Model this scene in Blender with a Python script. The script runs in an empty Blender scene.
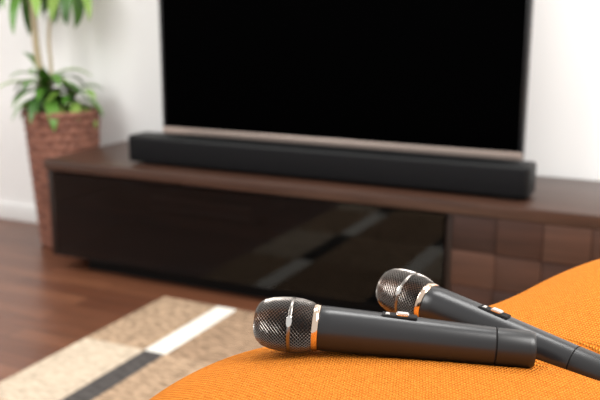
import bpy, bmesh, math, random
from mathutils import Vector, Matrix, noise
random.seed(4)
scn=bpy.context.scene
col=scn.collection

# ---------------------------------------------------------------- helpers
def mat(name, color=(.5,.5,.5), rough=.5, metal=0, spec=.5, **kw):
    m=bpy.data.materials.new(name); m.use_nodes=True
    b=m.node_tree.nodes['Principled BSDF']
    b.inputs['Base Color'].default_value=(*color,1)
    b.inputs['Roughness'].default_value=rough
    b.inputs['Metallic'].default_value=metal
    b.inputs['Specular IOR Level'].default_value=spec
    for k,v in kw.items(): b.inputs[k.replace('_',' ')].default_value=v
    return m
def N(m,t,**kw):
    n=m.node_tree.nodes.new(t)
    for k,v in kw.items():
        if k in n.inputs.keys(): n.inputs[k].default_value=v
        else: setattr(n,k,v)
    return n
def L(m,a,ao,b,bi): m.node_tree.links.new(a.outputs[ao], b.inputs[bi])
def bsdf(m): return m.node_tree.nodes['Principled BSDF']
def empty(name,loc=(0,0,0)):
    e=bpy.data.objects.new(name,None); col.objects.link(e); e.location=loc
    e.empty_display_size=.05
    return e
def obj_from_bm(name,bm,mats,parent=None,smooth=False,angle=None):
    me=bpy.data.meshes.new(name); bm.to_mesh(me); bm.free()
    for m in (mats if isinstance(mats,(list,tuple)) else [mats]): me.materials.append(m)
    if smooth or angle:
        for p in me.polygons: p.use_smooth=True
    if angle:
        try: me.set_sharp_from_angle(angle=math.radians(angle))
        except Exception: pass
    o=bpy.data.objects.new(name,me); col.objects.link(o)
    if parent: o.parent=parent; o.matrix_parent_inverse=Matrix.Translation(-Vector(parent.location))
    return o
def box(name,x0,x1,y0,y1,z0,z1,m,parent=None,bev=0,seg=2):
    bm=bmesh.new(); bmesh.ops.create_cube(bm,size=1)
    for v in bm.verts:
        v.co=Vector(((x0+x1)/2+v.co.x*(x1-x0),(y0+y1)/2+v.co.y*(y1-y0),(z0+z1)/2+v.co.z*(z1-z0)))
    if bev: bmesh.ops.bevel(bm,geom=bm.edges[:],offset=bev,segments=seg,affect='EDGES',profile=.5)
    return obj_from_bm(name,bm,m,parent,angle=40 if bev else None)
def lathe_bm(profile,seg=48,bm=None,mi=0):
    """profile: (r, h) pairs revolved about local Z"""
    bm=bm or bmesh.new(); rings=[]
    for r,h in profile:
        if r<1e-6: rings.append([bm.verts.new((0,0,h))])
        else: rings.append([bm.verts.new((r*math.cos(2*math.pi*i/seg),r*math.sin(2*math.pi*i/seg),h)) for i in range(seg)])
    for a,b in zip(rings,rings[1:]):
        for i in range(seg):
            j=(i+1)%seg
            if len(a)==1 and len(b)==1: continue
            if len(a)==1: f=bm.faces.new((a[0],b[j],b[i]))
            elif len(b)==1: f=bm.faces.new((a[i],a[j],b[0]))
            else: f=bm.faces.new((a[i],a[j],b[j],b[i]))
            f.material_index=mi
    return bm

# ---------------------------------------------------------------- materials
def wood(name,c1,c2,rough,scale=(1.2,18,18),bump=.05,spec=.5):
    m=mat(name,c1,rough,spec=spec)
    tc=N(m,'ShaderNodeTexCoord'); mp=N(m,'ShaderNodeMapping'); mp.inputs['Scale'].default_value=scale
    n=N(m,'ShaderNodeTexNoise',Scale=3.0,Detail=6.0,Roughness=.6)
    r=N(m,'ShaderNodeValToRGB'); r.color_ramp.elements[0].position=.3; r.color_ramp.elements[1].position=.72
    r.color_ramp.elements[0].color=(*c1,1); r.color_ramp.elements[1].color=(*c2,1)
    L(m,tc,'Object',mp,'Vector'); L(m,mp,'Vector',n,'Vector'); L(m,n,'Fac',r,'Fac'); L(m,r,'Color',bsdf(m),'Base Color')
    bp=N(m,'ShaderNodeBump',Strength=bump,Distance=.002); L(m,n,'Fac',bp,'Height'); L(m,bp,'Normal',bsdf(m),'Normal')
    return m
m_wall=mat('wall_paint',(.92,.915,.905),.9,spec=.2)
nn=N(m_wall,'ShaderNodeTexNoise',Scale=160.0,Detail=3.0); bb=N(m_wall,'ShaderNodeBump',Strength=.1,Distance=.002)
L(m_wall,nn,'Fac',bb,'Height'); L(m_wall,bb,'Normal',bsdf(m_wall),'Normal')
m_trim=mat('trim_white',(.85,.85,.84),.5)
# floor planks
m_floor=mat('floor_wood',(.1,.04,.02),.32)
tc=N(m_floor,'ShaderNodeTexCoord'); br=N(m_floor,'ShaderNodeTexBrick')
br.inputs['Color1'].default_value=(.105,.036,.018,1); br.inputs['Color2'].default_value=(.175,.068,.034,1)
br.inputs['Mortar'].default_value=(.03,.012,.008,1); br.inputs['Scale'].default_value=1.0
br.inputs['Mortar Size'].default_value=.0015; br.inputs['Brick Width'].default_value=.9; br.inputs['Row Height'].default_value=.075
br.offset=.37
L(m_floor,tc,'Object',br,'Vector')
mp=N(m_floor,'ShaderNodeMapping'); mp.inputs['Scale'].default_value=(1.5,22,1); L(m_floor,tc,'Object',mp,'Vector')
ns=N(m_floor,'ShaderNodeTexNoise',Scale=3.0,Detail=5.0); L(m_floor,mp,'Vector',ns,'Vector')
mx=N(m_floor,'ShaderNodeMixRGB',blend_type='OVERLAY'); mx.inputs['Fac'].default_value=.55
L(m_floor,br,'Color',mx,'Color1'); L(m_floor,ns,'Fac',mx,'Color2'); L(m_floor,mx,'Color',bsdf(m_floor),'Base Color')
m_wal=wood('walnut_top',(.036,.016,.010),(.075,.035,.022),.36)
m_wal_d=wood('walnut_dark',(.014,.007,.005),(.028,.014,.010),.45)
m_tiles=[wood('walnut_tile_%d'%i,c,tuple(k*1.7 for k in c),.5,spec=.35) for i,c in enumerate([(.034,.014,.009),(.044,.019,.012),(.025,.011,.008),(.054,.024,.015)])]
m_black=mat('black_interior',(.005,.005,.005),.6,spec=.2)
m_screen=mat('tv_screen',(.0002,.0002,.00025),.25,spec=.01)
m_bezel=mat('tv_bezel',(.010,.010,.011),.35)
m_silver=mat('tv_silver',(.52,.42,.37),.35,metal=.7)
m_sb=mat('soundbar_black',(.006,.0063,.0068),.5,spec=.25)
m_sbg=mat('soundbar_grille',(.005,.005,.006),.75,spec=.15)
nn=N(m_sbg,'ShaderNodeTexVoronoi',Scale=350.0); bb=N(m_sbg,'ShaderNodeBump',Strength=.5,Distance=.001)
L(m_sbg,nn,'Distance',bb,'Height'); L(m_sbg,bb,'Normal',bsdf(m_sbg),'Normal')
# tinted glass
m_glass=bpy.data.materials.new('smoked_glass'); m_glass.use_nodes=True
nt=m_glass.node_tree; nt.nodes.clear()
o_=N(m_glass,'ShaderNodeOutputMaterial'); ms=N(m_glass,'ShaderNodeMixShader'); tr=N(m_glass,'ShaderNodeBsdfTransparent')
tr.inputs['Color'].default_value=(.30,.28,.28,1); gl=N(m_glass,'ShaderNodeBsdfGlossy'); gl.inputs['Roughness'].default_value=.04
gl.inputs['Color'].default_value=(.9,.9,.9,1)
fr=N(m_glass,'ShaderNodeFresnel'); fr.inputs['IOR'].default_value=1.42
L(m_glass,fr,'Fac',ms,0); L(m_glass,tr,'BSDF',ms,1); L(m_glass,gl,'BSDF',ms,2); L(m_glass,ms,'Shader',o_,'Surface')

# ---------------------------------------------------------------- room
FX0,FX1,FY0,WY=-4.2,3.2,-3.5,2.78
box('floor',FX0,FX1,FY0,WY+.1,-.08,0,m_floor)
box('wall_back',FX0,FX1,WY,WY+.1,0,2.6,m_wall)
box('wall_left',FX0-.1,FX0,FY0,WY+.1,0,2.6,m_wall)
box('baseboard_back',FX0,FX1,WY-.012,WY,0,.075,m_trim,bev=.003)
box('baseboard_left',FX0,FX0+.012,FY0,WY-.012,0,.075,m_trim,bev=.003)

# ---------------------------------------------------------------- tv stand
CX0,CX1,CY0,CY1,CH=-2.13,.16,2.28,2.755,.410
ts=empty('tv_stand',(CX0,CY0,0))
box('top_slab',CX0,CX1,CY0,CY1,CH-.037,CH,m_wal,ts,.003)
box('side_left',CX0+.004,CX0+.034,CY0+.012,CY1-.005,.055,CH-.037,m_wal_d,ts,.002)
box('side_right',CX1-.034,CX1-.004,CY0+.012,CY1-.005,.055,CH-.037,m_wal_d,ts,.002)
box('divider',-.655,-.635,CY0+.014,CY1-.02,.08,CH-.037,m_wal_d,ts,.002)
box('bottom_board',CX0+.034,CX1-.034,CY0+.014,CY1-.02,.055,.08,m_black,ts,.002)
box('back_board',CX0+.034,CX1-.034,CY1-.02,CY1-.008,.055,CH-.037,m_black,ts)
box('plinth',CX0+.12,CX1-.12,CY0+.07,CY1-.04,0,.055,m_black,ts)
box('shelf',CX0+.034,-.655,CY0+.05,CY1-.02,.235,.248,m_black,ts)
a,b=CX0+.036,-.657
box('glass_door',a,b,CY0+.002,CY0+.008,.062,CH-.042,m_glass,ts)
box('door_frame_bottom',a,b,CY0+.009,CY0+.012,.062,.080,m_black,ts)
box('door_frame_top',a,b,CY0+.009,CY0+.012,CH-.056,CH-.042,m_black,ts)
k=0
for c in range(6):
    w=.1265
    xa=-.633+c*w
    for r in range(3):
        za=.06+r*.104
        d=[0,.010,.004,.014][(c*3+r*2+(c*r)%3)%4]
        box('drawer_block_%d'%k,xa+.0008,xa+w-.0008,CY0+.004-d*0.6,CY0+.03,za+.0008,za+.1032,m_tiles[(c*2+r*3+(c//2))%4],ts,.0015)
        k+=1
# media player behind glass
mpl=empty('media_player',(-1.50,2.40,.248))
m_play=mat('player_case',(.14,.14,.145),.35); m_playf=mat('player_trim',(.9,.9,.9),.6)
PX0,PX1=-1.72,-1.32
box('case',PX0,PX1,2.345,2.60,.256,.306,m_play,mpl,.003)
box('front_trim',PX0+.005,PX1-.005,2.340,2.345,.299,.305,m_playf,mpl)
box('front_trim_lower',PX0+.005,PX1-.005,2.340,2.345,.262,.266,m_playf,mpl)
box('disc_tray',PX0+.12,PX1-.12,2.341,2.345,.283,.291,m_black,mpl)
for i,(x,y) in enumerate([(PX0+.03,2.37),(PX1-.03,2.37),(PX0+.03,2.57),(PX1-.03,2.57)]):
    box('foot_%d'%i,x-.015,x+.015,y-.015,y+.015,.248,.256,m_black,mpl)

# ---------------------------------------------------------------- soundbar
sb=empty('soundbar',(-1.1,2.4,CH))
SX0,SX1=-1.81,-.440
box('body',SX0,SX1,2.350,2.457,CH+.007,CH+.100,m_sb,sb,.010,4)
box('front_grille',SX0+.012,SX1-.012,2.3465,2.351,CH+.015,CH+.090,m_sbg,sb,.002)
for i,x in enumerate((SX0+.09,SX1-.06)):
    box('foot_%d'%i,x-.03,x+.03,2.362,2.445,CH,CH+.012,m_sb,sb,.002)
# ---------------------------------------------------------------- tv
tv=empty('television',(-1.15,2.57,CH))
TX0,TX1,TZ0,TZ1=-1.80,-.503,.488,1.235
box('back_shell',TX0,TX1,2.556,2.59,TZ0,TZ1,m_bezel,tv,.004)
box('rear_bulge',TX0+.2,TX1-.2,2.585,2.64,TZ0+.03,TZ1-.25,m_bezel,tv,.015)
box('screen_panel',TX0+.012,TX1-.012,2.5535,2.557,TZ0+.028,TZ1-.012,m_screen,tv)
box('bezel_top',TX0,TX1,2.551,2.557,TZ1-.012,TZ1,m_bezel,tv,.001)
box('bezel_left',TX0,TX0+.012,2.551,2.557,TZ0+.026,TZ1-.012,m_bezel,tv,.001)
box('bezel_right',TX1-.012,TX1,2.551,2.557,TZ0+.026,TZ1-.012,m_bezel,tv,.001)
box('bezel_bottom',TX0,TX1,2.549,2.557,TZ0,TZ0+.026,m_silver,tv,.002)
for i,x in enumerate((TX0+.22,TX1-.22)):
    box('stand_neck_%d'%i,x-.02,x+.02,2.562,2.585,CH+.01,TZ0+.02,m_bezel,tv,.003)
    box('stand_foot_%d'%i,x-.03,x+.03,2.475,2.70,CH,CH+.012,m_bezel,tv,.003)

# ---------------------------------------------------------------- rug
def rugmat(name,c,var=.35):
    m=mat(name,c,.95,spec=.1)
    tc=N(m,'ShaderNodeTexCoord'); mp=N(m,'ShaderNodeMapping'); mp.inputs['Scale'].default_value=(30,110,1)
    L(m,tc,'Object',mp,'Vector')
    n=N(m,'ShaderNodeTexNoise',Scale=1.0,Detail=3.0); L(m,mp,'Vector',n,'Vector')
    r=N(m,'ShaderNodeValToRGB'); r.color_ramp.elements[0].position=.38; r.color_ramp.elements[1].position=.62
    r.color_ramp.elements[0].color=(*[k*(1-var) for k in c],1); r.color_ramp.elements[1].color=(*[min(.9,k*(1+var*.6)) for k in c],1)
    L(m,n,'Fac',r,'Fac'); L(m,r,'Color',bsdf(m),'Base Color')
    bp=N(m,'ShaderNodeBump',Strength=.6,Distance=.004); L(m,n,'Fac',bp,'Height'); L(m,bp,'Normal',bsdf(m),'Normal')
    return m
rm=[rugmat('rug_cream',(.56,.46,.35),.25),rugmat('rug_tan',(.40,.28,.185),.45),rugmat('rug_white',(.80,.77,.70),.08),rugmat('rug_charcoal',(.08,.072,.068),.3),rugmat('rug_brown',(.34,.23,.15),.5)]
RX0,RX1,RY0,RY1=-1.565,.75,.25,2.19
seq=[(.205,'L'),(.070,'S'),(.33,'R'),(.070,'S'),(.36,'L'),(.070,'S'),(.36,'R'),(.070,'S'),(.36,'L'),(.4,'R')]
ysplit=[RY1,1.80,1.40,1.0,.6,RY0]
bm=bmesh.new()
x=RX0
def ridge(y): return .010+.0012*math.sin(y*2*math.pi/.012)
for si,(w,kd) in enumerate(seq):
    x1=min(x+w,RX1)
    for yi in range(5):
        ya,yb=ysplit[yi+1],ysplit[yi]
        if kd=='S': mi=2 if (yi+si//2)%2==0 else 3
        elif kd=='L': mi=1 if (yi)%2==0 else 0
        else: mi=1 if (yi)%2==1 else 4
        nseg=max(2,int((yb-ya)/.004))
        prev=None
        for j in range(nseg+1):
            y=ya+(yb-ya)*j/nseg
            a=bm.verts.new((x,y,ridge(y))); b=bm.verts.new((x1,y,ridge(y)))
            if prev:
                f=bm.faces.new((prev[0],prev[1],b,a)); f.material_index=mi
            prev=(a,b)
    x=x1
    if x>=RX1: break
vs=[bm.verts.new(p) for p in [(RX0,RY0,0),(RX1,RY0,0),(RX1,RY1,0),(RX0,RY1,0),(RX0,RY0,.011),(RX1,RY0,.011),(RX1,RY1,.011),(RX0,RY1,.011)]]
for a,b,c,d in ((0,1,5,4),(1,2,6,5),(2,3,7,6),(3,0,4,7),(3,2,1,0)):
    bm.faces.new((vs[a],vs[b],vs[c],vs[d])).material_index=0
obj_from_bm('area_rug',bm,rm)

# ---------------------------------------------------------------- microphones
m_body=mat('mic_body',(.014,.014,.0155),.30,metal=.0,spec=.55)
m_cap=mat('mic_cap',(.012,.012,.013),.36,metal=.0)
m_chrome=mat('mic_chrome',(.80,.77,.74),.10,metal=1)
m_collar_tint=mat('mic_collar_tint',(.85,.66,.52),.14,metal=1)  # silver collar with its orange reflection tinted into the base colour
m_mesh=mat('mic_mesh',(.27,.245,.225),.28,metal=1)
m_foam=mat('mic_foam',(.005,.004,.004),.9)
HEAD=[(.0,.0135),(.003,.0185),(.008,.0222),(.016,.0245),(.026,.0258),(.034,.0262),(.044,.0258),(.052,.0240),(.058,.0218)]
def head_r(x):
    for (a,ra),(b,rb) in zip(HEAD,HEAD[1:]):
        if a<=x<=b:
            t=(x-a)/(b-a); t=t*t*(3-2*t)*.4+t*.6
            return ra+(rb-ra)*t
    return HEAD[-1][1]
MS=.98
def microphone(name,P,Q,roll=0):
    e=empty(name)
    P=Vector(P);Q=Vector(Q)
    z=(Q-P).normalized(); xx=Vector((0,0,1)).cross(z).normalized(); yy=z.cross(xx)
    R=Matrix((xx,yy,z)).transposed().to_4x4()
    M=Matrix.Translation(P)@R@Matrix.Rotation(roll,4,'Z')@Matrix.Scale(MS,4)
    def add(nm,bm,m,angle=35):
        o=obj_from_bm(nm,bm,m,None,angle=angle); o.parent=e; return o
    e.matrix_world=M
    prof=[(0,.001)]+[(max(.001,head_r(x)-.0018),x+.0010) for x in [i*.058/20 for i in range(21)]]
    add('foam_core',lathe_bm(prof,48),m_foam)
    bm=bmesh.new(); seg=42
    s_list=[(head_r(i*.058/400),i*.058/400) for i in range(401)]
    full=[(r*.0135,-.0012+.0012*r*r) for r in [i/60 for i in range(8,60)]]+s_list
    step=.00165; acc=0; rows=[full[0]]
    for a,b in zip(full,full[1:]):
        acc+=math.hypot(a[0]-b[0],a[1]-b[1])
        if acc>=step: rows.append(b); acc=0
    rings=[]
    for k,(r,h) in enumerate(rows):
        off=.5*(k%2)
        rings.append([bm.verts.new((r*math.cos(2*math.pi*(i+off)/seg),r*math.sin(2*math.pi*(i+off)/seg),h)) for i in range(seg)])
    for k in range(len(rings)-2):
        a,b,c=rings[k],rings[k+1],rings[k+2]
        for i in range(seg):
            if k%2==0: f=(a[i],b[i],c[i],b[i-1])
            else: f=(a[i],b[(i+1)%seg],c[i],b[i])
            bm.faces.new(f)
    o=add('grille',bm,m_mesh,None)
    w=o.modifiers.new('wire','WIREFRAME'); w.thickness=.00085; w.use_even_offset=False; w.use_replace=True
    add('grille_band',lathe_bm([(.0255,.0338),(.0265,.0338),(.0268,.0343),(.0268,.0365),(.0265,.0370),(.0255,.0370)],64),m_mesh)
    bm=lathe_bm([(0,.0010),(.0026,.0009),(.0034,.0004),(.0036,-.0015)],32)
    for v in bm.verts: v.co=Vector((v.co.y*1.7, v.co.z+.0271, v.co.x*.8+.0354))
    bmesh.ops.rotate(bm,verts=bm.verts,cent=(0,0,0),matrix=Matrix.Rotation(math.radians(62),3,'Z'))
    bmesh.ops.recalc_face_normals(bm,faces=bm.faces)
    add('badge',bm,m_chrome)
    add('collar_ring',lathe_bm([(.0195,.0560),(.0218,.0560),(.0226,.0568),(.0229,.0590),(.0226,.0612),(.0218,.0622),(.019,.0630)],64),m_collar_tint)
    add('body',lathe_bm([(.0185,.0624),(.0211,.0626),(.0217,.0636),(.0216,.075),(.0209,.11),(.0198,.15),(.0187,.19),(.0178,.2265),(.0174,.2270)],64),m_body)
    add('end_groove',lathe_bm([(.0168,.2265),(.0168,.2285)],64),m_foam)
    add('end_cap',lathe_bm([(.0168,.2282),(.0177,.2285),(.0178,.2300),(.0174,.258),(.0169,.2615),(.0155,.2635),(.0125,.264),(0,.264)],64),m_cap)
    S=.009
    bm=bmesh.new(); bmesh.ops.create_cube(bm,size=1)
    for v in bm.verts: v.co=Vector((v.co.x*.0105,v.co.y*.0022+.0203,v.co.z*.034+.128+S))
    bmesh.ops.bevel(bm,geom=bm.edges[:],offset=.0009,segments=3,affect='EDGES')
    add('switch_plate',bm,m_foam)
    bm=bmesh.new(); bmesh.ops.create_cube(bm,size=1)
    for v in bm.verts: v.co=Vector((v.co.x*.0075,v.co.y*.0032+.0220,v.co.z*.012+.131+S))
    bmesh.ops.bevel(bm,geom=bm.edges[:],offset=.0010,segments=3,affect='EDGES')
    add('switch_slider',bm,m_chrome)
    bm=bmesh.new(); bmesh.ops.create_cube(bm,size=1)
    for v in bm.verts: v.co=Vector((v.co.x*.0055,v.co.y*.0016+.0212,v.co.z*.004+.117+S))
    bmesh.ops.bevel(bm,geom=bm.edges[:],offset=.0005,segments=2,affect='EDGES')
    add('indicator',bm,m_chrome)
    return e
A1,A2=(-.3719,.6677,.6555),(-.1264,.7442,.6423)
B1,B2=(-.3068,.8407,.6480),(-.0595,.7690,.6170)
microphone('microphone',A1,A2,0)
microphone('microphone',B1,B2,0)

# ---------------------------------------------------------------- bean bag
m_or=mat('orange_fabric',(.85,.33,.03),.85,spec=.1)
tc=N(m_or,'ShaderNodeTexCoord')
mp2=N(m_or,'ShaderNodeMapping'); mp2.inputs['Rotation'].default_value=(0,0,.35); L(m_or,tc,'Object',mp2,'Vector')
def wave(direction,scale):
    w=N(m_or,'ShaderNodeTexWave',wave_type='BANDS'); w.bands_direction=direction
    w.inputs['Scale'].default_value=scale; w.inputs['Distortion'].default_value=1.6; w.inputs['Detail'].default_value=2; w.inputs['Detail Scale'].default_value=.8
    L(m_or,mp2,'Vector',w,'Vector'); return w
w1=wave('X',100); w2=wave('Y',78)
mul=N(m_or,'ShaderNodeMath',operation='MULTIPLY'); L(m_or,w1,'Fac',mul,0); L(m_or,w2,'Fac',mul,1)
fl=N(m_or,'ShaderNodeTexNoise',Scale=220.0,Detail=3.0); L(m_or,tc,'Object',fl,'Vector')
ad=N(m_or,'ShaderNodeMath',operation='MULTIPLY_ADD'); L(m_or,fl,'Fac',ad,0); ad.inputs[1].default_value=.5; L(m_or,mul,'Value',ad,2)
r=N(m_or,'ShaderNodeValToRGB'); r.color_ramp.elements[0].position=.20; r.color_ramp.elements[1].position=.90
r.color_ramp.elements[0].color=(.46,.112,.007,1); r.color_ramp.elements[1].color=(.88,.33,.045,1)
L(m_or,ad,'Value',r,'Fac'); L(m_or,r,'Color',bsdf(m_or),'Base Color')
bp=N(m_or,'ShaderNodeBump',Strength=1.0,Distance=.0022); L(m_or,ad,'Value',bp,'Height'); L(m_or,bp,'Normal',bsdf(m_or),'Normal')

BC=Vector((.25,.62)); RT=[(0,.62),(45,.68),(90,.72),(125,.68),(147,.61),(173,.71),(186,.72),(225,.65),(270,.56),(315,.57),(360,.62)]
def Rad(th):
    d=math.degrees(th)%360
    pts=RT
    n=len(pts)-1
    for i in range(n):
        if pts[i][0]<=d<=pts[i+1][0]:
            p0=pts[(i-1)%n]; p1=pts[i]; p2=pts[i+1]; p3=pts[(i+2)%n if i+2<=n else (i+2-n)]
            x0=p0[0]-(360 if i==0 else 0); x3=p3[0]+(360 if i+2>n else 0)
            h=p2[0]-p1[0]; t=(d-p1[0])/h
            m1=(p2[1]-p0[1])/(p2[0]-x0)*h; m2=(p3[1]-p1[1])/(x3-p1[0])*h
            return (2*t**3-3*t*t+1)*p1[1]+(t**3-2*t*t+t)*m1+(-2*t**3+3*t*t)*p2[1]+(t**3-t*t)*m2
    return .6
def topz(x,y):
    z=.638-.02*(x+.34)-.03*(y-.67)
    z-=.008*math.exp(-((x+.03)**2+(y-.78)**2)/(2*.07**2))
    z+=.060*math.exp(-((x-.08)**2+(y-1.10)**2)/(2*.18**2))
    z+=.003*noise.noise(Vector((x*7,y*7,0)))+.006*noise.noise(Vector((x*3,y*3,2)))
    return z
mics=[(Vector(P),Vector(Q)) for P,Q in ((A1,A2),(B1,B2))]
def mic_r(s):
    s/=MS
    if s<.0565: return (head_r(max(0,s))+.0004)*MS
    return (.0222-(.0222-.0174)*(s-.0565)/(.2))*MS
LL=.264*MS
def dent(x,y,z):
    for P,Q in mics:
        d=(Q-P).normalized(); h=Vector((d.x,d.y)); hl=h.length; hn=h/hl
        rel=Vector((x-P.x,y-P.y)); s=rel.dot(hn)/hl
        lat=abs(rel.x*hn.y-rel.y*hn.x)
        sc=min(max(s,.0),LL)
        over=max(0,-s,s-LL)
        rr=mic_r(sc)+.0006
        dd=math.hypot(lat,over)
        az=P.z+d.z*sc
        if dd<rr: lim=az-math.sqrt(rr*rr-dd*dd*.94)-.0003
        else: lim=az-rr*.25+(dd-rr)*1.0
        z=min(z,lim)
    return z
bm=bmesh.new()
NS=420
rho=[i/150*.9 for i in range(1,151)]
rho+=[.9+.1*math.sin(math.pi/2*i/24) for i in range(1,25)]
n=7.0; HB=.36
rings=[]
c0=bm.verts.new((BC.x,BC.y,topz(BC.x,BC.y)))
for q in rho:
    ring=[]
    f=(max(0,1-q**n))**(1/n)
    for i in range(NS):
        th=2*math.pi*i/NS; R=Rad(th)*q
        x=BC.x+R*math.cos(th); y=BC.y+R*math.sin(th)
        z=HB+(topz(x,y)-HB)*f
        z=dent(x,y,z)
        ring.append(bm.verts.new((x,y,z)))
    rings.append(ring)
for j in range(1,30):
    t=j/29
    zz=HB*(1-t); q=(max(0,1-(t*.97)**5))**(1/5)
    ring=[]
    for i in range(NS):
        th=2*math.pi*i/NS
        R=Rad(th)*(q*(1+.015*noise.noise(Vector((math.cos(th)*3,math.sin(th)*3,zz*6)))*min(1,t*4)))
        ring.append(bm.verts.new((BC.x+R*math.cos(th),BC.y+R*math.sin(th),zz)))
    rings.append(ring)
for i in range(NS): bm.faces.new((c0,rings[0][i],rings[0][(i+1)%NS]))
for a,b in zip(rings,rings[1:]):
    for i in range(NS):
        j=(i+1)%NS; bm.faces.new((a[i],b[i],b[j],a[j]))
bm.faces.new(rings[-1][::-1])
for v in bm.verts: v.co.z+=.0125 if v.co.z<.0001 else 0
obj_from_bm('bean_bag_chair',bm,m_or,smooth=True)

# ---------------------------------------------------------------- potted plant
PX,PY=-2.315,2.60
pp=empty('potted_dracaena',(PX,PY,0))
m_bask=mat('wicker',(.2,.09,.06),.7)
tc=N(m_bask,'ShaderNodeTexCoord')
mpb=N(m_bask,'ShaderNodeMapping'); mpb.inputs['Scale'].default_value=(1,1,2.0); L(m_bask,tc,'Object',mpb,'Vector')
n1=N(m_bask,'ShaderNodeTexNoise',Scale=26.0,Detail=3.0); L(m_bask,mpb,'Vector',n1,'Vector')
r=N(m_bask,'ShaderNodeValToRGB'); r.color_ramp.elements[0].position=.3;r.color_ramp.elements[1].position=.7
r.color_ramp.elements[0].color=(.11,.038,.024,1); r.color_ramp.elements[1].color=(.32,.135,.088,1)
L(m_bask,n1,'Fac',r,'Fac'); L(m_bask,r,'Color',bsdf(m_bask),'Base Color')
bm=bmesh.new(); seg=96; rr=144; H=.545
rings=[]
for j in range(rr+1):
    t=j/rr; z=t*H
    base=.108+.036*t**.9
    ring=[]
    for i in range(seg):
        th=2*math.pi*i/seg
        row=int(t*18)
        s=abs(math.sin(math.pi*t*18))
        wv=.004*math.sin(th*24+math.pi*row)*s+.003*s
        R=base+wv+(.004 if t>.965 else 0)
        ring.append(bm.verts.new((PX+R*math.cos(th),PY+R*math.sin(th),z)))
    rings.append(ring)
for R,z in ((.140,H+.002),(.134,H-.004),(.130,H-.05)):
    rings.append([bm.verts.new((PX+R*math.cos(2*math.pi*i/seg),PY+R*math.sin(2*math.pi*i/seg),z)) for i in range(seg)])
for a,b in zip(rings,rings[1:]):
    for i in range(seg):
        j=(i+1)%seg; bm.faces.new((a[i],a[j],b[j],b[i]))
bm.faces.new(rings[0][::-1])
obj_from_bm('basket',bm,m_bask,pp,smooth=True)
m_soil=mat('soil',(.03,.018,.012),.95)
bm=bmesh.new(); bmesh.ops.create_circle(bm,cap_ends=True,radius=.132,segments=48)
for v in bm.verts: v.co+=Vector((PX,PY,H-.04))
obj_from_bm('soil',bm,m_soil,pp)
m_bark=mat('bark',(.46,.38,.25),.8)
nb=N(m_bark,'ShaderNodeTexNoise',Scale=40.0,Detail=4.0); bb=N(m_bark,'ShaderNodeBump',Strength=.6,Distance=.004)
L(m_bark,nb,'Fac',bb,'Height'); L(m_bark,bb,'Normal',bsdf(m_bark),'Normal')
def tube(name,pts,r0,r1,m,parent):
    cu=bpy.data.curves.new(name,'CURVE'); cu.dimensions='3D'; cu.bevel_depth=1; cu.bevel_resolution=6
    s=cu.splines.new('NURBS'); s.points.add(len(pts)-1); s.use_endpoint_u=True; s.order_u=3
    for i,p in enumerate(pts):
        s.points[i].co=(*p,1); s.points[i].radius=r0+(r1-r0)*i/(len(pts)-1)
    cu.materials.append(m); o=bpy.data.objects.new(name,cu); col.objects.link(o)
    o.parent=parent; o.matrix_parent_inverse=Matrix.Translation(-Vector(parent.location)); return o
def off(l,d=0): return (PX-.899*l-.438*d, PY-.438*l+.899*d)
tube('trunk',[(*off(.05),.48),(*off(.065),.62),(*off(.085),.78),(*off(.085),.95),(*off(.085),1.10)],.015,.012,m_bark,pp)
tube('side_stem',[(*off(.03,-.03),.48),(*off(.035,-.03),.60),(*off(.02,-.03),.70),(*off(.03,-.03),.86),(*off(-.01,.02),1.05)],.008,.006,m_bark,pp)
def leafmat(name,c1,c2):
    m=mat(name,c1,.42)
    tc=N(m,'ShaderNodeTexCoord'); n=N(m,'ShaderNodeTexNoise',Scale=12.0); L(m,tc,'Object',n,'Vector')
    r=N(m,'ShaderNodeValToRGB'); r.color_ramp.elements[0].color=(*c1,1); r.color_ramp.elements[1].color=(*c2,1)
    r.color_ramp.elements[0].position=.35; r.color_ramp.elements[1].position=.65
    L(m,n,'Fac',r,'Fac'); L(m,r,'Color',bsdf(m),'Base Color'); return m
lm=[leafmat('leaf_mid',(.06,.17,.02),(.12,.28,.04)),leafmat('leaf_dark',(.03,.09,.018),(.06,.16,.025)),leafmat('leaf_light',(.20,.36,.06),(.32,.48,.11))]
bm=bmesh.new()
def leaf(base,az,elev,length,width,droop,mi):
    nseg=10; p=Vector(base); a=elev; prev=None
    side=Vector((-math.sin(az),math.cos(az),0))
    for j in range(nseg+1):
        t=j/nseg
        w=width*(math.sin(math.pi*min(1,t*.93+.06))**.8)*(1-.25*t) if t<1 else .0006
        d=Vector((math.cos(az)*math.cos(a),math.sin(az)*math.cos(a),math.sin(a)))
        nrm=side.cross(d)
        row=[bm.verts.new(p+side*w*.5+nrm*(-w*.12)),bm.verts.new(p),bm.verts.new(p-side*w*.5+nrm*(-w*.12))]
        row[1].co+=nrm*(w*.04)
        for v in row:
            v.co.y=min(v.co.y,2.765)
        if prev:
            for k in (0,1): bm.faces.new((prev[k],prev[k+1],row[k+1],row[k])).material_index=mi
        prev=row; p=p+d*(length/nseg); a-=droop/nseg
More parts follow.
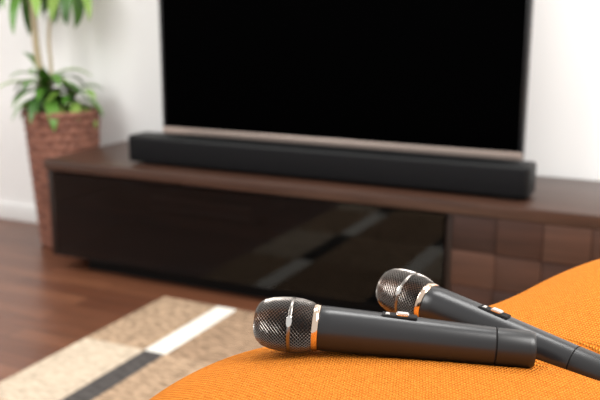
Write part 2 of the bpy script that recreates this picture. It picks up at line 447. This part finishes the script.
def rosette(c,n,zs,lmin,lmax,e0,e1,w=.048,dr=(1.2,2.2)):
    for i in range(n):
        az=i*2.399+random.uniform(-.3,.3); t=i/n
        z=c[2]+zs*t
        x=c[0]; y=c[1]
        if y+math.sin(az)*.16>2.76: az=-az
        leaf((x,y,z),az,e0+(e1-e0)*t+random.uniform(-.15,.15),random.uniform(lmin,lmax),w*random.uniform(.8,1.15),random.uniform(*dr),random.choice([0,0,1,2]))
rosette((*off(.045,-.03),.575),32,.07,.15,.22,-.1,1.2,.050)
rosette((*off(-.05,.0),.555),18,.05,.13,.19,-.1,1.1,.048)
rosette((*off(.085),1.02),26,.14,.20,.30,-.3,1.2,.058,(1.2,2.0))
rosette((*off(-.04,.02),1.03),20,.10,.18,.28,-.4,1.1,.058,(1.2,2.0))
obj_from_bm('leaves',bm,lm,pp,smooth=True)

# ---------------------------------------------------------------- light
w=bpy.data.worlds.new('world'); scn.world=w; w.use_nodes=True
w.node_tree.nodes['Background'].inputs['Color'].default_value=(1,.985,.96,1)
w.node_tree.nodes['Background'].inputs['Strength'].default_value=.78
def area(name,loc,target,size,sy,power,color=(1,1,1)):
    l=bpy.data.lights.new(name,'AREA'); l.shape='RECTANGLE'; l.size=size; l.size_y=sy; l.energy=power; l.color=color
    o=bpy.data.objects.new(name,l); col.objects.link(o); o.location=loc
    o.rotation_euler=(Vector(target)-Vector(loc)).to_track_quat('-Z','Y').to_euler()
area('wall_fill_light',(1.0,1.0,2.4),(-.6,2.4,.7),1.4,1.2,84,(1,.98,.95))  # added area lamp from upper right, brightens back wall and stand
area('left_fill_light',(-2.6,.4,2.2),(-1.6,2.2,.5),1.4,1.2,46,(1,.99,.97))  # added area lamp for contrast from the left, no window stands here
area('mic_fill_light',(-.6,1.5,2.3),(-.25,.75,.6),.9,.5,18,(1,.99,.97))  # added area lamp aimed at the microphones, no ceiling fixture

# ---------------------------------------------------------------- camera
cam=bpy.data.cameras.new('camera'); co=bpy.data.objects.new('camera',cam); col.objects.link(co)
co.location=(0,0,.95); co.rotation_euler=(math.radians(90-13),0,math.radians(26))
cam.sensor_width=36; cam.lens=51; cam.clip_start=.05
cam.dof.use_dof=True; cam.dof.focus_distance=.80; cam.dof.aperture_fstop=6.0
scn.camera=co
scn.view_settings.view_transform='Standard'
